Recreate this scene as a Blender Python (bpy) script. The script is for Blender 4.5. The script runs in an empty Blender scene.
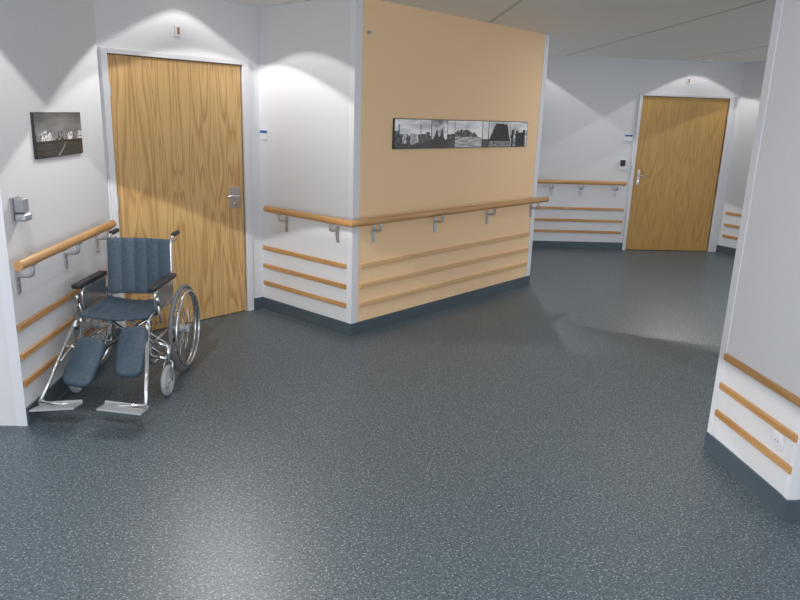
import bpy, bmesh, math, random
from mathutils import Vector, Matrix, noise
random.seed(4)
scene=bpy.context.scene
scene.view_settings.view_transform='Standard'
scene.view_settings.look='None'
scene.view_settings.exposure=.2
COL=scene.collection
# ------------------------------------------------------------------ materials
def mat(name,col,rough=.5,metal=0.,spec=.5,emit=None):
    m=bpy.data.materials.new(name);m.use_nodes=True
    b=m.node_tree.nodes['Principled BSDF']
    b.inputs['Base Color'].default_value=(*col,1);b.inputs['Roughness'].default_value=rough
    b.inputs['Metallic'].default_value=metal;b.inputs['Specular IOR Level'].default_value=spec
    if emit:
        b.inputs['Emission Color'].default_value=(*emit[0],1);b.inputs['Emission Strength'].default_value=emit[1]
    return m
def N(m,t,**k):
    n=m.node_tree.nodes.new(t)
    for a,v in k.items(): setattr(n,a,v)
    return n
def L(m,a,b): m.node_tree.links.new(a,b)
def BS(m): return m.node_tree.nodes['Principled BSDF']
def ramp(m,stops,interp='LINEAR'):
    r=N(m,'ShaderNodeValToRGB');e=r.color_ramp.elements;r.color_ramp.interpolation=interp
    while len(e)<len(stops): e.new(.5)
    for i,(p,c) in enumerate(stops): e[i].position=p;e[i].color=(*c,1)
    return r
def wallpaint(name,col,bump=.08,var=.04):
    m=mat(name,col,.75,spec=.25)
    tc=N(m,'ShaderNodeTexCoord');no=N(m,'ShaderNodeTexNoise');no.inputs['Scale'].default_value=220;no.inputs['Detail'].default_value=3
    L(m,tc.outputs['Object'],no.inputs['Vector'])
    bp=N(m,'ShaderNodeBump');bp.inputs['Strength'].default_value=bump;bp.inputs['Distance'].default_value=.002
    L(m,no.outputs['Fac'],bp.inputs['Height']);L(m,bp.outputs['Normal'],BS(m).inputs['Normal'])
    r=ramp(m,[(.3,tuple(c*(1-var) for c in col)),(.7,tuple(min(1,c*(1+var)) for c in col))])
    L(m,no.outputs['Fac'],r.inputs['Fac']);L(m,r.outputs['Color'],BS(m).inputs['Base Color'])
    return m
M_white=wallpaint('wall_white_paint',(.72,.73,.76))
M_salmon=wallpaint('wall_salmon_paint',(.94,.67,.41),.08,.04)
M_trimw=mat('white_corner_trim',(.76,.77,.82),.4)
M_frame=mat('door_frame_paint',(.72,.72,.76),.4)
M_base=mat('baseboard_vinyl',(.072,.10,.125),.45)
M_stripe_s=mat('salmon_strip',(.72,.46,.23),.5)
M_chrome=mat('chrome',(.72,.73,.75),.18,1.)
M_steel=mat('brushed_steel',(.55,.54,.52),.35,1.)
M_alu=mat('cast_aluminium',(.5,.52,.54),.4,.8)
M_black=mat('black_plastic',(.02,.02,.024),.45)
M_tyre=mat('grey_rubber_tyre',(.17,.18,.19),.6)
M_castw=mat('light_grey_rubber',(.42,.44,.46),.5)
M_hub=mat('white_plastic_hub',(.6,.62,.64),.4)
M_plast=mat('white_plastic',(.78,.78,.80),.35)
M_grey=mat('grey_plastic',(.30,.31,.33),.4)
M_blue=mat('sign_blue',(.05,.12,.42),.4)
M_brown=mat('sign_brown',(.35,.2,.1),.5)
M_lamp=mat('downlight_glow',(.9,.85,.75),.4,emit=((1,.86,.66),3.))
M_ring=mat('downlight_ring',(.7,.68,.62),.35,.4)
def wood(name,c1,c2,c3,grain='Z',scale=1.,board=.0,rough=.38,rings=9.):
    m=mat(name,c1,rough)
    tc=N(m,'ShaderNodeTexCoord');sep=N(m,'ShaderNodeSeparateXYZ');L(m,tc.outputs['Object'],sep.inputs[0])
    comb=N(m,'ShaderNodeCombineXYZ')
    if board:
        d=N(m,'ShaderNodeMath',operation='DIVIDE');d.inputs[1].default_value=board*2;L(m,sep.outputs['X'],d.inputs[0])
        fl=N(m,'ShaderNodeMath',operation='FLOOR');L(m,d.outputs[0],fl.inputs[0])
        mu=N(m,'ShaderNodeMath',operation='MULTIPLY');mu.inputs[1].default_value=.35;L(m,fl.outputs[0],mu.inputs[0])
        fr=N(m,'ShaderNodeMath',operation='PINGPONG');fr.inputs[1].default_value=board;L(m,sep.outputs['X'],fr.inputs[0])
        L(m,fr.outputs[0],comb.inputs['X']);L(m,mu.outputs[0],comb.inputs['Y'])
    else:
        L(m,sep.outputs['X'],comb.inputs['X']);L(m,sep.outputs['Y'],comb.inputs['Y'])
    L(m,sep.outputs['Z'],comb.inputs['Z'])
    mp=N(m,'ShaderNodeMapping')
    s={'Z':(9,1,.7),'X':(.6,14,14)}[grain]
    mp.inputs['Scale'].default_value=tuple(v*scale for v in s)
    L(m,comb.outputs[0],mp.inputs['Vector'])
    n1=N(m,'ShaderNodeTexNoise');n1.inputs['Scale'].default_value=1.;n1.inputs['Detail'].default_value=1.2;n1.inputs['Distortion'].default_value=.25
    L(m,mp.outputs[0],n1.inputs['Vector'])
    mm=N(m,'ShaderNodeMath',operation='MULTIPLY');mm.inputs[1].default_value=rings;L(m,n1.outputs['Fac'],mm.inputs[0])
    fr2=N(m,'ShaderNodeMath',operation='FRACT');L(m,mm.outputs[0],fr2.inputs[0])
    r=ramp(m,[(0.,c2),(.3,c1),(.75,c3),(1.,c2)]);L(m,fr2.outputs[0],r.inputs['Fac'])
    mp2=N(m,'ShaderNodeMapping');s2={'Z':(160,160,4),'X':(4,160,160)}[grain];mp2.inputs['Scale'].default_value=s2
    L(m,tc.outputs['Object'],mp2.inputs['Vector'])
    n2=N(m,'ShaderNodeTexNoise');n2.inputs['Scale'].default_value=1.;n2.inputs['Detail'].default_value=3;L(m,mp2.outputs[0],n2.inputs['Vector'])
    r2=ramp(m,[(.35,(.78,.74,.68)),(.6,(1,1,1))]);L(m,n2.outputs['Fac'],r2.inputs['Fac'])
    mx=N(m,'ShaderNodeMix',data_type='RGBA',blend_type='MULTIPLY');mx.inputs['Factor'].default_value=.6
    L(m,r.outputs['Color'],mx.inputs[6]);L(m,r2.outputs['Color'],mx.inputs[7])
    L(m,mx.outputs[2],BS(m).inputs['Base Color'])
    return m
M_door=wood('oak_door_veneer',(.68,.43,.18),(.52,.30,.115),(.74,.49,.22),'Z',1.,.17)
M_door2=wood('oak_door_veneer_far',(.55,.32,.085),(.48,.265,.065),(.59,.35,.105),'Z',1.,.24)
M_rail=wood('beech_rail',(.57,.31,.12),(.51,.26,.09),(.61,.35,.145),'X',.6)
# floor
M_floor=mat('speckled_vinyl',(.09,.12,.15),.40,spec=.42)
tc=N(M_floor,'ShaderNodeTexCoord')
def speck(scale,seedoff,t0,t1):
    mp=N(M_floor,'ShaderNodeMapping');mp.inputs['Location'].default_value=(seedoff,)*3;L(M_floor,tc.outputs['Object'],mp.inputs['Vector'])
    n=N(M_floor,'ShaderNodeTexNoise');n.inputs['Scale'].default_value=scale;n.inputs['Detail'].default_value=1.
    L(M_floor,mp.outputs[0],n.inputs['Vector'])
    r=ramp(M_floor,[(t0,(0,0,0)),(t1,(1,1,1))]);L(M_floor,n.outputs['Fac'],r.inputs['Fac']);return r
base=N(M_floor,'ShaderNodeTexNoise');base.inputs['Scale'].default_value=55;base.inputs['Detail'].default_value=6;base.inputs['Roughness'].default_value=.8
L(M_floor,tc.outputs['Object'],base.inputs['Vector'])
rb=ramp(M_floor,[(.36,(.052,.072,.089)),(.64,(.132,.172,.203))]);L(M_floor,base.outputs['Fac'],rb.inputs['Fac'])
s1=speck(105,3.,.60,.68);s2=speck(120,11.,.59,.67)
mxa=N(M_floor,'ShaderNodeMix',data_type='RGBA');L(M_floor,s1.outputs['Color'],mxa.inputs['Factor']);L(M_floor,rb.outputs['Color'],mxa.inputs[6]);mxa.inputs[7].default_value=(.34,.39,.42,1)
mxb=N(M_floor,'ShaderNodeMix',data_type='RGBA');L(M_floor,s2.outputs['Color'],mxb.inputs['Factor']);L(M_floor,mxa.outputs[2],mxb.inputs[6]);mxb.inputs[7].default_value=(.026,.036,.048,1)
L(M_floor,mxb.outputs[2],BS(M_floor).inputs['Base Color'])
# ceiling
M_ceil=mat('ceiling_panels',(.8,.8,.78),.6)
tc=N(M_ceil,'ShaderNodeTexCoord');sp=N(M_ceil,'ShaderNodeSeparateXYZ');L(M_ceil,tc.outputs['Object'],sp.inputs[0])
def seam(axis,period,off,w):
    a=N(M_ceil,'ShaderNodeMath',operation='ADD');a.inputs[1].default_value=off;L(M_ceil,sp.outputs[axis],a.inputs[0])
    w_=N(M_ceil,'ShaderNodeMath',operation='WRAP');w_.inputs[1].default_value=0;w_.inputs[2].default_value=period;L(M_ceil,a.outputs[0],w_.inputs[0])
    l=N(M_ceil,'ShaderNodeMath',operation='LESS_THAN');l.inputs[1].default_value=w;L(M_ceil,w_.outputs[0],l.inputs[0]);return l
q1=seam('X',1.5,-2.58+30,.035);q2=seam('Y',.30,.0+30,.010)
m2=N(M_ceil,'ShaderNodeMath',operation='MULTIPLY');m2.inputs[1].default_value=.4;L(M_ceil,q2.outputs[0],m2.inputs[0])
mxm=N(M_ceil,'ShaderNodeMath',operation='MAXIMUM');L(M_ceil,q1.outputs[0],mxm.inputs[0]);L(M_ceil,m2.outputs[0],mxm.inputs[1])
mc=N(M_ceil,'ShaderNodeMix',data_type='RGBA');L(M_ceil,mxm.outputs[0],mc.inputs['Factor']);mc.inputs[6].default_value=(.88,.86,.82,1);mc.inputs[7].default_value=(.62,.61,.58,1)
L(M_ceil,mc.outputs[2],BS(M_ceil).inputs['Base Color'])
# upholstery
M_vinyl=mat('blue_vinyl_upholstery',(.05,.085,.12),.45)
tc=N(M_vinyl,'ShaderNodeTexCoord');no=N(M_vinyl,'ShaderNodeTexNoise');no.inputs['Scale'].default_value=60;L(M_vinyl,tc.outputs['Object'],no.inputs['Vector'])
rr=ramp(M_vinyl,[(.3,(.044,.076,.112)),(.7,(.068,.108,.15))]);L(M_vinyl,no.outputs['Fac'],rr.inputs['Fac']);L(M_vinyl,rr.outputs['Color'],BS(M_vinyl).inputs['Base Color'])
# b/w photograph print: reads the colour attribute generated on the print mesh
M_print=mat('photo_print',(.1,.1,.1),.35)
at=N(M_print,'ShaderNodeVertexColor',layer_name='print');L(M_print,at.outputs['Color'],BS(M_print).inputs['Base Color'])
# ------------------------------------------------------------------ mesh helpers
def finish(bm,name,material,parent=None,smooth=False,M=None,bevel=0,mats=None):
    bmesh.ops.recalc_face_normals(bm,faces=bm.faces[:])
    me=bpy.data.meshes.new(name);bm.to_mesh(me);bm.free()
    for mm in (mats or [material]): me.materials.append(mm)
    if smooth:
        for p in me.polygons: p.use_smooth=True
    o=bpy.data.objects.new(name,me);COL.objects.link(o)
    if M is not None: o.matrix_world=M
    if parent: o.parent=parent
    if bevel:
        b=o.modifiers.new('bevel','BEVEL');b.width=bevel;b.segments=3;b.limit_method='ANGLE'
    return o
def empty(name,M=None):
    o=bpy.data.objects.new(name,None);o.empty_display_size=.1;COL.objects.link(o)
    if M is not None: o.matrix_world=M
    return o
def box(bm,x0,x1,y0,y1,z0,z1,M=None):
    vs=[bm.verts.new((x,y,z)) for x in(x0,x1) for y in(y0,y1) for z in(z0,z1)]
    for f in((0,1,3,2),(4,6,7,5),(0,4,5,1),(2,3,7,6),(0,2,6,4),(1,5,7,3)): bm.faces.new([vs[i] for i in f])
    if M is not None: bmesh.ops.transform(bm,matrix=M,verts=vs)
    return vs
def cyl(bm,p0,p1,r,seg=16,r2=None):
    p0=Vector(p0);p1=Vector(p1);d=p1-p0
    M=Matrix.Translation((p0+p1)/2)@d.to_track_quat('Z','Y').to_matrix().to_4x4()
    bmesh.ops.create_cone(bm,cap_ends=True,segments=seg,radius1=r,radius2=r if r2 is None else r2,depth=d.length,matrix=M)
def tube(bm,pts,r,seg=10,bend=.03):
    pts=[Vector(p) for p in pts];P=[pts[0]]
    for i in range(1,len(pts)-1):
        a,b,c=pts[i-1],pts[i],pts[i+1];d1=(a-b);d2=(c-b);k=min(bend,d1.length*.45,d2.length*.45)
        s=b+d1.normalized()*k;e=b+d2.normalized()*k
        for t in (0,.25,.5,.75,1): P.append(s*(1-t)**2+b*2*t*(1-t)+e*t*t)
    P.append(pts[-1])
    rings=[];up=None
    for i,p in enumerate(P):
        t=(P[min(i+1,len(P)-1)]-P[max(i-1,0)]).normalized()
        if up is None: up=t.orthogonal().normalized()
        up=(up-t*up.dot(t)).normalized();s=t.cross(up)
        rings.append([bm.verts.new(p+(up*math.cos(a)+s*math.sin(a))*r) for a in [2*math.pi*j/seg for j in range(seg)]])
    for A,B in zip(rings,rings[1:]):
        for j in range(seg): bm.faces.new((A[j],A[(j+1)%seg],B[(j+1)%seg],B[j]))
    bm.faces.new(rings[0][::-1]);bm.faces.new(rings[-1])
def torus(bm,c,axis,R,r,n=48,m=10):
    c=Vector(c);M=Vector(axis).to_track_quat('Z','Y').to_matrix();rings=[]
    for i in range(n):
        a=2*math.pi*i/n;e=Vector((math.cos(a),math.sin(a),0))
        rings.append([bm.verts.new(c+M@(e*(R+r*math.cos(b))+Vector((0,0,r*math.sin(b))))) for b in [2*math.pi*j/m for j in range(m)]])
    for i in range(n):
        A,B=rings[i],rings[(i+1)%n]
        for j in range(m): bm.faces.new((A[j],B[j],B[(j+1)%m],A[(j+1)%m]))
def prism(bm,poly,z0,z1):
    b=[bm.verts.new((x,y,z0)) for x,y in poly];t=[bm.verts.new((x,y,z1)) for x,y in poly];n=len(poly)
    bm.faces.new(b[::-1]);bm.faces.new(t);fs=[]
    for i in range(n): fs.append(bm.faces.new((b[i],b[(i+1)%n],t[(i+1)%n],t[i])))
    return fs
# wall frame: local x along wall (p0->p1), local -y = out of the wall towards the room, z up
def wframe(p0,p1):
    d=(Vector(p1)-Vector(p0)).to_3d().normalized();n=Vector((-d.y,d.x,0))
    M=Matrix(((d.x,n.x,0,p0[0]),(d.y,n.y,0,p0[1]),(0,0,1,0),(0,0,0,1)));return M,(Vector(p1)-Vector(p0)).length
HC=2.488;HD=2.036
XL=-1.775
V1=(XL,3.574);V2=(XL,XL+6.846);V3=(-1.735,5.111);V4=(-.950,5.895);V5=(-.832,6.014);V6=(-.043,5.230);V7=(1.815,7.087)
FY=9.226;V11=(1.815,FY);V8=(3.661,FY);V9=(4.832,FY);VE=(4.96,FY);VR=(5.96,FY-2.)
V10=(1.905,3.345);V12=(1.93,2.66)
F_left=wframe(V1,V2)
F_door=wframe(V2,V5)
F_white=wframe(V5,V6)
F_sal=wframe(V6,V7)
F_far=wframe(V11,VE)
F_farR=wframe(VE,VR)
F_right=wframe(V10,V12)
F_rfront=wframe(V12,(3.2,2.66))
F_lfront=wframe((-3.4,3.574),V1)
# ------------------------------------------------------------------ room shell
bm=bmesh.new();box(bm,-4,8,-3,10,-.1,0);finish(bm,'floor',M_floor)
bm=bmesh.new();box(bm,-4,8,-3,10,HC,HC+.1);finish(bm,'ceiling',M_ceil)
bm=bmesh.new();prism(bm,[V1,V2,(-3.4,V2[1]),(-3.4,3.574)],0,HC);finish(bm,'wall_left',M_white)
def wall_open(name,F,s0,s1,z1,material,th=.2):
    M,Ln=F;bm=bmesh.new()
    box(bm,0,s0,0,th,0,HC);box(bm,s1,Ln,0,th,0,HC);box(bm,s0,s1,0,th,z1,HC)
    box(bm,s0,s1,th-.02,th,0,z1)
    return finish(bm,name,material,M=M)
def slen(a,b): return (Vector(a)-Vector(b)).length
dl0,dl1=slen(V2,V3),slen(V2,V4)
wall_open('wall_back_left',F_door,dl0,dl1,HD,M_white)
fl0,fl1=V8[0]-V11[0],V9[0]-V11[0]
wall_open('wall_back',F_far,fl0,fl1,HD,M_white)
bm=bmesh.new();fs=prism(bm,[V6,V7,(1.815,FY),(V5[0],FY),V5],0,HC);fs[0].material_index=1
finish(bm,'wall_center',None,mats=[M_white,M_salmon])
bm=bmesh.new();box(bm,0,F_farR[1],0,.2,0,HC);finish(bm,'wall_right_back',M_white,M=F_farR[0])
bm=bmesh.new();prism(bm,[V10,V12,(3.4,2.66),(3.4,4.7)],0,HC);finish(bm,'wall_right',M_white)
def wbox(name,F,s0,s1,d0,d1,z0,z1,material,bevel=0):
    bm=bmesh.new();box(bm,s0,s1,-d1,-d0,z0,z1)
    return finish(bm,name,material,M=F[0],bevel=bevel)
tn=[0]
def trim(F,s0,s1,d,z0,z1,m,bevel=0):
    tn[0]+=1;return wbox('trim_%d'%tn[0],F,s0,s1,0,d,z0,z1,m,bevel=bevel)
trim(F_sal,-.004,.065,.004,.10,HC,M_trimw)
trim(F_white,F_white[1]-.05,F_white[1]+.004,.004,.10,HC,M_trimw)
trim(F_sal,F_sal[1]-.07,F_sal[1]+.004,.004,.10,HC,M_trimw)
trim(F_right,-.004,.05,.004,.09,HC,M_trimw)
trim(F_right,F_right[1]-.03,F_right[1]+.004,.004,.09,HC,M_trimw)
trim(F_rfront,-.004,.04,.004,.09,HC,M_trimw)
trim(F_lfront,F_lfront[1]-.05,F_lfront[1]+.004,.004,0,HC,M_trimw)
def baseb(name,F,s0,s1,h=.10): wbox('baseboard_'+name,F,s0,s1,0,.012,0,h,M_base)
baseb('left',F_left,0,F_left[1])
baseb('back_left',F_door,dl1+.07,F_door[1])
baseb('center_white',F_white,0,F_white[1]+.012)
baseb('center_salmon',F_sal,-.012,F_sal[1])
baseb('back',F_far,0,fl0-.03)
baseb('right_back',F_farR,.0,F_farR[1])
baseb('right',F_right,-.0,F_right[1]+.012)
baseb('right_front',F_rfront,0,1.2)
def strips(F,s0,s1,m,h=.036,d=.016):
    for z in (.55,.39,.238):
        trim(F,s0,s1,d,z-h/2,z+h/2,m,bevel=.005)
strips(F_left,.005,F_left[1]-.08,M_rail)
strips(F_white,.03,F_white[1]-.055,M_rail)
strips(F_sal,.08,F_sal[1]-.08,M_stripe_s)
strips(F_far,.3,fl0-.08,M_rail)
strips(F_farR,.06,F_farR[1]-.1,M_rail)
strips(F_right,.055,F_right[1]-.005,M_rail)
# ------------------------------------------------------------------ doors
def door(name,F,s0,s1,woodm,handle_right,big):
    M=F[0];root=empty(name,M@Matrix.Translation((s0,0,0)))
    w=s1-s0
    def part(nm,bm,m,smooth=False,bevel=0):
        o=finish(bm,nm,m,smooth=smooth,bevel=bevel);o.parent=root;return o
    bm=bmesh.new();box(bm,.004,w-.004,.012,.055,.006,HD-.004);part('leaf',bm,woodm,bevel=.002)
    fw=.06
    bm=bmesh.new()
    box(bm,-fw*.75,.0,-.018,.06,0,HD+fw*.6);box(bm,w,w+fw,-.018,.06,0,HD+fw*.6);box(bm,0,w,-.018,.06,HD,HD+fw*.6)
    part('frame',bm,M_frame,bevel=.004)
    hx=w-.09 if handle_right else .07;sg=-1 if handle_right else 1;hz=.99
    pw,ph=(.058,.085) if big else (.02,.10)
    bm=bmesh.new();box(bm,hx-pw,hx+pw*.9,.004,.013,hz-ph,hz+ph);part('lock_plate',bm,M_steel,bevel=.003)
    bm=bmesh.new();tube(bm,[(hx,.01,hz+.02),(hx,-.055,hz+.02),(hx+sg*.12,-.055,hz+.02)],.010,10,.02);part('lever_handle',bm,M_chrome,True)
    bm=bmesh.new();cyl(bm,(hx,.006,hz-.05),(hx,-.006,hz-.05),.014);part('lock_cylinder',bm,M_chrome)
    bm=bmesh.new()
    hs=.004 if handle_right else w-.004
    for z in (.25,1.02,1.8): cyl(bm,(hs,-.008,z-.045),(hs,-.008,z+.045),.009,10)
    part('hinges',bm,M_steel)
    return root
door('door_1',F_door,dl0,dl1,M_door,True,True)
door('door_2',F_far,fl0,fl1,M_door2,False,False)
# ------------------------------------------------------------------ handrails
def handrail(F,s0,s1,brs,miter0=0,miter1=0,z=.905,d=.085,r=.023):
    M=F[0];root=empty('handrail',M)
    bm=bmesh.new();n=16
    def ring(s,mt):
        out=[]
        for j in range(n):
            a=2*math.pi*j/n;dy=r*math.cos(a);out.append(bm.verts.new((s+mt*dy,-d+dy,z+r*1.15*math.sin(a))))
        return out
    A=ring(s0,miter0);B=ring(s1,miter1)
    for j in range(n): bm.faces.new((A[j],A[(j+1)%n],B[(j+1)%n],B[j]))
    bm.faces.new(A);bm.faces.new(B[::-1])
    finish(bm,'rail',M_rail).parent=root
    for i,s in enumerate(brs):
        bm=bmesh.new()
        box(bm,s-.016,s+.016,-.008,0,z-.18,z-.05)
        tube(bm,[(s,-.005,z-.085),(s,-d,z-.085),(s,-d,z-.015)],.011,8,.03)
        box(bm,s-.03,s+.03,-d-.012,-d+.012,z-.03,z-.018)
        for zz in (z-.165,z-.13): cyl(bm,(s,-.008,zz),(s,-.012,zz),.006,8)
        finish(bm,'bracket_%d'%(i+1),M_alu).parent=root
    return root
handrail(F_left,-.08,1.30,[.07,.68,1.2])
handrail(F_white,.17,F_white[1]+.085,[.344,.957],0,-1)
handrail(F_sal,-.085,F_sal[1]+.09,[.222,.99,1.77,2.547],1,0)
handrail(F_far,.35,fl0-.12,[.75,1.15,1.62])
# ------------------------------------------------------------------ pictures & fittings
def picture(name,F,s0,s1,z0,z1,fn,nu,nv):
    M=F[0]@Matrix.Translation(((s0+s1)/2,0,(z0+z1)/2));root=empty(name,M);w=(s1-s0)/2;h=(z1-z0)/2
    bm=bmesh.new();box(bm,-w,w,-.014,0,-h,h);finish(bm,'backing_board',M_black,bevel=.001).parent=root
    bm=bmesh.new();lay=bm.loops.layers.color.new('print')
    W_,H_=w-.005,h-.005
    vs=[[bm.verts.new((-W_+2*W_*i/nu,-.0155,-H_+2*H_*j/nv)) for j in range(nv+1)] for i in range(nu+1)]
    for i in range(nu):
        for j in range(nv):
            f=bm.faces.new((vs[i][j],vs[i+1][j],vs[i+1][j+1],vs[i][j+1]))
            c=max(0,min(1,fn((i+.5)/nu,(j+.5)/nv)))
            for l in f.loops: l[lay]=(c,c,c*1.02 if c<.97 else c,1)
    finish(bm,'print',M_print).parent=root
    return root
def fb(x,y,s): return noise.fractal(Vector((x,y,s)),.8,2.,5)
def cell(x,y,s): return noise.cell(Vector((x,y,s)))*.5+.5
def smooth(a,b,x):
    t=max(0,min(1,(x-a)/(b-a)));return t*t*(3-2*t)
def img_left(u,v):
    sky=.46+.10*fb(u*2.5,v*5,1)-.10*smooth(.7,1,v)
    roof=.50+.07*cell(u*9,0,3)+.03*cell(u*23,0,4)
    if v>roof: return sky
    if v>.36: return (.85 if cell(u*9,0,5)>.45 else .5)-(.3 if cell(u*40,v*22,6)>.72 else 0)+.12*fb(u*20,v*16,2)
    if v>.30: return .10
    road=abs(u-.62+.6*(.30-v))<.012+.02*(.3-v)
    return .19+.12*fb(u*6,v*18,8)+(.35 if road else 0)
def img_pan(u,v):
    seg=[0,.235,.345,.40,.61,.66,.845,1.0]
    k=max(i for i in range(7) if u>=seg[i]);w_=seg[k+1]-seg[k];t=(u-seg[k])/w_
    X=u*8
    if min(t,1-t)*w_<.0018: return .03
    sky=.92+.20*fb(X*.8,v*3,1)
    if k==0:
        roof=.42+.16*cell(X*5,0,21)+.05*cell(X*13,0,22)+(.35 if abs(t-.12)<.012 or abs(t-.7)<.01 else 0)
        if v>roof: return sky
        if v<.16+.08*fb(X*2,0,3): return .14+.1*fb(X*6,v*8,4)
        return (.82 if cell(X*5,0,23)>.5 else .34)-(.35 if cell(X*26,v*11,24)>.66 else 0)+.12*fb(X*8,v*8,2)
    if k==1:
        fig=.30+.34*math.exp(-((t-.33)/.12)**2)+.42*math.exp(-((t-.66)/.10)**2)+.05*fb(t*9,0,5)
        if v<fig: return .05+.08*fb(X*7,v*7,6)
        return .86+.35*fb(X*2,v*4,7)-.25*smooth(.7,1,v)
    if k==2:
        return sky if v>.5+.08*fb(X*4,0,9) else .18+.35*max(0,fb(X*9,v*12,3))
    if k==3:
        hill=.52+.15*math.sin(t*4.2+.3)+.10*fb(X*2.2,0,5)
        if v>hill: return sky+.05
        if v>.40: return .24+.22*fb(X*9,v*9,6)+(.45 if fb(X*11,v*16,16)>.42 else 0)
        return .70+.30*fb(X*2.5,v*15,9)
    if k==4: return .92+.1*fb(X*3,v*8,9) if v>.30 else .28
    if k==5:
        e=.30+.62*smooth(0,.35,t)*smooth(1.,.8,t)+.06*fb(X*4,0,10)
        if v<.22: return .50+.35*fb(X*7,v*10,11)
        return .05+.06*max(0,fb(X*6,v*6,12)) if v<e else .86+.15*fb(X*2,v*3,13)
    roof=.55+.22*cell(X*6,0,31)
    if v>roof: return sky
    return (.85 if cell(X*6,0,33)>.4 else .15)-(.4 if cell(X*24,v*9,34)>.6 else 0)+.15*fb(X*8,v*8,2)
picture('black_and_white_photograph',F_left,3.98-3.574,4.64-3.574,1.395,1.645,img_left,160,60)
picture('panoramic_photograph_strip',F_sal,.417,2.347,1.435,1.668,img_pan,640,76)
def fitting(name,F,s,z,parts):
    root=empty(name,F[0]@Matrix.Translation((s,0,z)))
    for nm,kind,a,m,bv in parts:
        bm=bmesh.new()
        if kind=='b': box(bm,a[0],a[1],-a[3],-a[2],a[4],a[5])
        else: cyl(bm,(a[0],-a[2],a[1]),(a[0],-a[3],a[1]),a[4],20)
        finish(bm,nm,m,bevel=bv).parent=root
    return root
fitting('hand_sanitizer_dispenser',F_left,3.70-3.574,1.165,[('back_plate','b',(-.045,.045,0,.01,-.06,.06),M_grey,.003),
    ('body','b',(-.035,.035,.01,.06,-.02,.055),M_grey,.01),('drip_cup','b',(-.04,.04,.01,.07,-.065,-.025),M_alu,.012)])
fitting('info_sign',F_white,.06,1.50,[('plate','b',(-.045,.045,0,.008,-.04,.04),M_plast,.002),('header','b',(-.045,.045,.008,.010,.012,.034),M_blue,0)])
fitting('room_number_sign',F_door,(dl0+dl1)/2,2.235,[('plate','b',(-.028,.028,0,.01,-.04,.04),M_plast,.003),('symbol','b',(-.010,.010,.01,.012,-.025,.025),M_brown,0)])
fitting('info_sign',F_far,fl0-.13,1.50,[('plate','b',(-.05,.05,0,.008,-.045,.045),M_plast,.002),('header','b',(-.05,.05,.008,.010,.015,.038),M_blue,0)])
fitting('light_switch',F_far,fl0-.17,1.15,[('plate','b',(-.045,.045,0,.01,-.07,.07),M_plast,.003),('sensor','b',(-.032,.032,.01,.03,-.02,.06),M_black,.004)])
fitting('room_number_sign',F_far,(fl0+fl1)/2,2.24,[('plate','b',(-.028,.028,0,.01,-.04,.04),M_plast,.003),('symbol','b',(-.010,.010,.01,.012,-.025,.025),M_brown,0)])
fitting('wall_hook',F_sal,.13,2.26,[('base','c',(0,0,0,.012,.014),M_steel,0),('pin','c',(0,0,.012,.035,.006),M_steel,0)])
fitting('power_outlet',F_right,.56,.325,[('plate','b',(-.04,.04,0,.009,-.04,.04),M_plast,.004),('socket','c',(0,0,.009,.013,.026),M_trimw,0),
    ('hole_1','c',(-.009,0,.013,.0135,.004),M_grey,0),('hole_2','c',(.009,0,.013,.0135,.004),M_grey,0)])
# ------------------------------------------------------------------ downlights
def downlight(x,y,energy,col=(1,.97,.93)):
    root=empty('ceiling_downlight',Matrix.Translation((x,y,HC)))
    bm=bmesh.new();torus(bm,(0,0,-.004),(0,0,1),.06,.010,32,8);finish(bm,'ring',M_ring,smooth=True).parent=root
    bm=bmesh.new();cyl(bm,(0,0,-.004),(0,0,0),.052,24);finish(bm,'diffuser',M_lamp).parent=root
    l=bpy.data.lights.new('lamp','SPOT');l.energy=energy;l.color=col;l.spot_size=math.radians(118.6);l.spot_blend=.01;l.shadow_soft_size=.03
    # wide "batwing" photometric profile (more light sideways onto the walls than straight down)
    l.use_nodes=True;nt=l.node_tree;em=nt.nodes['Emission'];fo=nt.nodes.new('ShaderNodeLightFalloff');fo.inputs['Strength'].default_value=1.;fo.inputs['Smooth'].default_value=3.
    tcn=nt.nodes.new('ShaderNodeTexCoord');sx=nt.nodes.new('ShaderNodeSeparateXYZ');nt.links.new(tcn.outputs['Normal'],sx.inputs[0])
    ab=nt.nodes.new('ShaderNodeMath');ab.operation='ABSOLUTE';nt.links.new(sx.outputs['Z'],ab.inputs[0])
    mr=nt.nodes.new('ShaderNodeMapRange');mr.inputs['From Min'].default_value=.52;mr.inputs['From Max'].default_value=.92;mr.inputs['To Min'].default_value=1.9;mr.inputs['To Max'].default_value=.30
    nt.links.new(ab.outputs[0],mr.inputs['Value'])
    mu=nt.nodes.new('ShaderNodeMath');mu.operation='MULTIPLY';nt.links.new(fo.outputs['Quadratic'],mu.inputs[0]);nt.links.new(mr.outputs[0],mu.inputs[1])
    nt.links.new(mu.outputs[0],em.inputs['Strength'])
    o=bpy.data.objects.new('lamp',l);COL.objects.link(o);o.parent=root;o.location=(0,0,-.022)
E=80.
downlight(-1.216,5.389,E)
downlight(-1.36,2.94,E*1.4)
downlight(-.83,5.20,E*.55)
downlight(4.33,8.95,E*.65)
downlight(2.0,9.0,E*.85)
downlight(5.15,8.35,E*.3)
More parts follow.
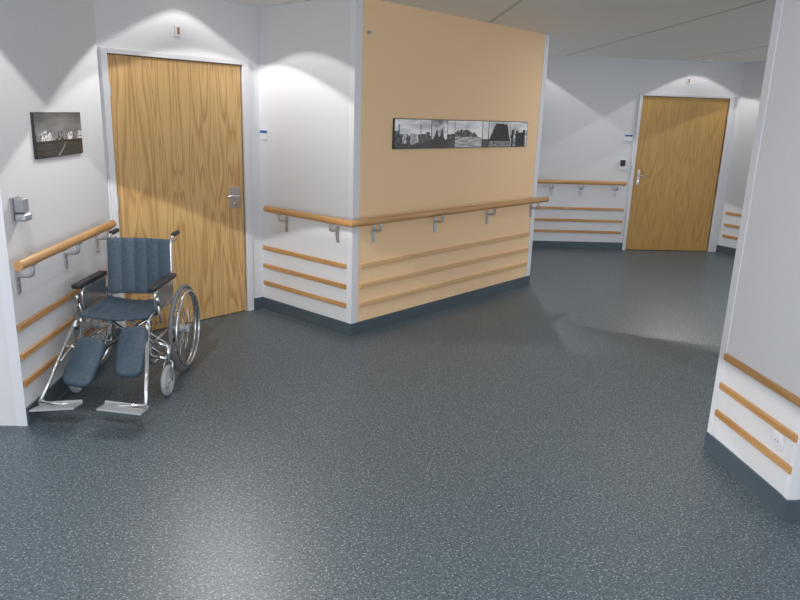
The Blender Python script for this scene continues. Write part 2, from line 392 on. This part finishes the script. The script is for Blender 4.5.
# ------------------------------------------------------------------ wheelchair
W=empty('wheelchair',Matrix.Translation((-1.425,4.48,0))@Matrix.Rotation(math.radians(-3.5),4,'Z'))
def wp(nm,bm,m,smooth=True,bevel=0):
    o=finish(bm,nm,m,smooth=smooth,bevel=bevel);o.parent=W;return o
RW=.29
for sgn,tag in ((1,'left'),(-1,'right')):
    x=.288*sgn
    bm=bmesh.new();torus(bm,(x,0,RW),(1,0,0),RW-.015,.015,64,10);wp('rear_tyre_'+tag,bm,M_tyre)
    bm=bmesh.new();torus(bm,(x,0,RW),(1,0,0),RW-.034,.009,64,8);torus(bm,(x+.028*sgn,0,RW),(1,0,0),RW-.045,.009,64,8)
    for k in range(6):
        a=k*math.pi/3+.3;c,s=math.cos(a),math.sin(a)
        cyl(bm,(x,c*(RW-.036),RW+s*(RW-.036)),(x+.028*sgn,c*(RW-.045),RW+s*(RW-.045)),.005,6)
    wp('rear_rim_and_handrim_'+tag,bm,M_chrome)
    bm=bmesh.new();cyl(bm,(x-.035,0,RW),(x+.03,0,RW),.026,20);cyl(bm,(.19*sgn,0,RW),(x,0,RW),.010,12);wp('rear_hub_'+tag,bm,M_hub,False)
    bm=bmesh.new()
    for k in range(28):
        a=2*math.pi*k/28;b=a+(.35 if k%2 else -.35);xo=x+(.022 if k%4<2 else -.022)
        cyl(bm,(xo,.024*math.cos(b),RW+.024*math.sin(b)),(x,(RW-.036)*math.cos(a),RW+(RW-.036)*math.sin(a)),.0018,5)
    wp('rear_spokes_'+tag,bm,M_chrome)
    xc=(.315 if sgn>0 else -.235);yc=-.44;rc=.095
    bm=bmesh.new();torus(bm,(xc,yc,rc),(1,0,0),rc-.017,.017,40,10);wp('caster_tyre_'+tag,bm,M_castw)
    bm=bmesh.new();cyl(bm,(xc-.012,yc,rc),(xc+.012,yc,rc),.022,16);torus(bm,(xc,yc,rc),(1,0,0),.066,.008,32,8)
    for k in range(5):
        a=k*2*math.pi/5;cyl(bm,(xc,yc,rc),(xc,yc+.066*math.cos(a),rc+.066*math.sin(a)),.008,8)
    wp('caster_hub_'+tag,bm,M_hub)
    bm=bmesh.new()
    for dx in (-.026,.026): tube(bm,[(xc+dx,yc,rc),(xc+dx,yc+.03,rc+.105),(xc,yc+.035,rc+.115)],.006,8,.012)
    cyl(bm,(xc-.03,yc,rc),(xc+.03,yc,rc),.005,8)
    cyl(bm,(xc,yc+.035,rc+.10),(xc,yc+.035,rc+.21),.014,14)
    wp('caster_fork_'+tag,bm,M_chrome)
    xf=.203*sgn
    bm=bmesh.new()
    tube(bm,[(xf,.05,.15),(xf,.04,.45),(xf,.075,.87),(xf,.21,.885)],.011,12,.04)
    tube(bm,[(xf,.045,.17),(xf,-.39,.17),(xf,-.40,.47),(xf,.04,.47)],.011,12,.04)
    tube(bm,[(xf+.012*sgn,-.30,.46),(xf+.02*sgn,-.315,.622),(xf+.02*sgn,.04,.622)],.010,12,.05)
    tube(bm,[(xf,-.40,.33),(xc,-.405,.30)],.011,10)
    tube(bm,[(xf,-.40,.23),(xc,-.405,.22)],.011,10)
    tube(bm,[(xf,.05,.29),(xf,-.39,.30)],.009,10)
    tube(bm,[(xf,.05,.17),(xf,.15,.11)],.010,10)
    wp('side_frame_'+tag,bm,M_chrome)
    bm=bmesh.new();cyl(bm,(xf,.13,.883),(xf,.235,.886),.016,16);wp('push_grip_'+tag,bm,M_black,False,.004)
    bm=bmesh.new();tube(bm,[(xf,.11,.865),(xf,.13,.835),(xf,.21,.845)],.005,6,.02);wp('brake_lever_'+tag,bm,M_chrome)
    bm=bmesh.new();xa=xf+.024*sgn;box(bm,xa-.027,xa+.027,-.38,.02,.628,.658)
    wp('armrest_pad_'+tag,bm,M_black,False,.012)
    bm=bmesh.new();box(bm,xf+.014*sgn-.002,xf+.014*sgn+.002,-.29,.02,.49,.61);wp('skirt_guard_'+tag,bm,M_steel,False,.001)
    bm=bmesh.new();tube(bm,[(xf,-.27,.40),(xf+.03*sgn,-.27,.40),(xf+.04*sgn,-.33,.55)],.006,8,.02);cyl(bm,(xf+.04*sgn,-.32,.53),(xf+.04*sgn,-.34,.585),.010,10);wp('wheel_lock_'+tag,bm,M_chrome)
    # elevating legrest
    xl=.205*sgn;xe=.335 if sgn>0 else -.245
    def lx(t): return xl+(xe-xl)*t
    bm=bmesh.new()
    tube(bm,[(xl,-.36,.43),(lx(.15),-.47,.44),(lx(.55),-.66,.28),(xe,-.86,.11)],.012,12,.05)
    tube(bm,[(xl,-.41,.36),(lx(.5),-.64,.27)],.008,8)
    tube(bm,[(lx(.4),-.58,.345),(lx(.4)-.08*sgn,-.57,.33)],.007,8)
    cyl(bm,(lx(.1)-.01,-.455,.43),(lx(.1)+.015,-.455,.43),.03,20)
    tube(bm,[(xe,-.86,.115),(xe-.19*sgn,-.87,.105)],.008,8)
    wp('legrest_hanger_'+tag,bm,M_chrome)
    bm=bmesh.new()
    pw_,ph_,pt_=.088,.15,.02;outline=[]
    for k in range(32):
        a=2*math.pi*k/32;c,s=math.cos(a),math.sin(a)
        outline.append((pw_*math.copysign(abs(c)**.5,c),ph_*math.copysign(abs(s)**.5,s)))
    rows=[(.86,-pt_),(1,-pt_*.4),(1,pt_*.4),(.86,pt_)]
    R=[[bm.verts.new((px*k,py*k,h)) for px,py in outline] for k,h in rows]
    for A,B in zip(R,R[1:]):
        for j in range(32): bm.faces.new((A[j],A[(j+1)%32],B[(j+1)%32],B[j]))
    bm.faces.new(R[0][::-1]);bm.faces.new(R[-1])
    cp=(.165,-.58,.32) if sgn>0 else (-.09,-.635,.268)
    Mx=Matrix.Translation(cp)@Matrix.Rotation(math.radians(58 if sgn>0 else 48),4,'X')@Matrix.Rotation(math.radians(-4*sgn),4,'Y')@Matrix.Rotation(math.radians(0 if sgn>0 else -8),4,'Z')
    bmesh.ops.transform(bm,matrix=Mx,verts=bm.verts[:])
    o=wp('calf_pad_'+tag,bm,M_vinyl,True);o.data.shade_smooth()
    bm=bmesh.new()
    Mf=Matrix.Translation((xe-.11*sgn,-.90,.105))@Matrix.Rotation(math.radians(-8),4,'X')@Matrix.Rotation(math.radians(5*sgn),4,'Y')
    box(bm,-.12,.12,-.06,.05,-.005,.005,Mf)
    box(bm,-.12,.12,.042,.05,.005,.022,Mf)
    for k in range(4): box(bm,-.10,.10,-.05+k*.022,-.044+k*.022,.005,.008,Mf)
    wp('foot_plate_'+tag,bm,M_alu,False,.003)
def sheet(nm,f,nu,nv,th,m):
    bm=bmesh.new();top=[[bm.verts.new(f(i/nu,j/nv)) for j in range(nv+1)] for i in range(nu+1)]
    for i in range(nu):
        for j in range(nv): bm.faces.new((top[i][j],top[i+1][j],top[i+1][j+1],top[i][j+1]))
    o=wp(nm,bm,m);s=o.modifiers.new('solid','SOLIDIFY');s.thickness=th;s.offset=0
    b=o.modifiers.new('bev','BEVEL');b.width=.006;b.segments=2;b.limit_method='ANGLE';b.angle_limit=math.radians(60)
    return o
def seatf(u,v):
    x=-.205+.41*u;y=-.41+.43*v;return (x,y,.483-.022*math.sin(math.pi*u)-.004*abs(math.sin(u*math.pi*6)))
sheet('seat_sling',seatf,36,12,.022,M_vinyl)
def backf(u,v):
    x=-.205+.41*u;z=.50+.365*v;k=abs(math.sin(u*math.pi*5))
    return (x,.035+.035*v+.03*math.sin(math.pi*u)-.006*k,z)
sheet('backrest_sling',backf,50,12,.02,M_vinyl)
bm=bmesh.new()
for s in (1,-1): 
    tube(bm,[(.20*s,-.22-.012*s,.455),(-.20*s,-.22-.012*s,.175)],.010,10)
    tube(bm,[(.20*s,-.06-.012*s,.455),(-.20*s,-.06-.012*s,.175)],.010,10)
wp('cross_brace',bm,M_chrome)
# ------------------------------------------------------------------ lights
w=bpy.data.worlds.new('world');scene.world=w;w.use_nodes=True
bg=w.node_tree.nodes['Background'];bg.inputs['Color'].default_value=(.90,.945,1,1);bg.inputs['Strength'].default_value=1.4
def area(name,loc,tgt,size,e,col):
    l=bpy.data.lights.new(name,'AREA');l.size=size;l.energy=e;l.color=col
    o=bpy.data.objects.new(name,l);COL.objects.link(o);o.location=loc
    o.rotation_euler=(Vector(tgt)-Vector(loc)).to_track_quat('-Z','Y').to_euler();return o
area('added_fill_hall',(.3,1.6,HC-.03),(.3,1.6,0),2.2,12,(1,.97,.94))  # added general fill under the hall ceiling, no fixture there
area('added_fill_corridor',(3.4,6.6,HC-.03),(3.4,6.6,0),2.2,17,(1,.97,.93))  # added fill to brighten the corridor; its ceiling has no such luminaire
area('added_fill_behind_camera',(0,-1.2,HC-.1),(0,5,1),1.9,64,(1,.98,.97))  # added flash-like frontal fill, high behind the camera, not a ceiling fixture
# ------------------------------------------------------------------ camera
yaw,pitch,roll=.064,.261,.034
F=Vector((math.sin(yaw)*math.cos(pitch),math.cos(yaw)*math.cos(pitch),-math.sin(pitch)))
r=Vector((math.cos(yaw),-math.sin(yaw),0));u=r.cross(F)
R=r*math.cos(roll)+u*math.sin(roll);U=-r*math.sin(roll)+u*math.cos(roll)
cam=bpy.data.cameras.new('camera');co=bpy.data.objects.new('camera',cam);COL.objects.link(co)
cam.sensor_width=36;cam.lens=695.4/800*36;cam.clip_start=.05
co.matrix_world=Matrix(((R.x,U.x,-F.x,0),(R.y,U.y,-F.y,0),(R.z,U.z,-F.z,1.7),(0,0,0,1)))
scene.camera=co
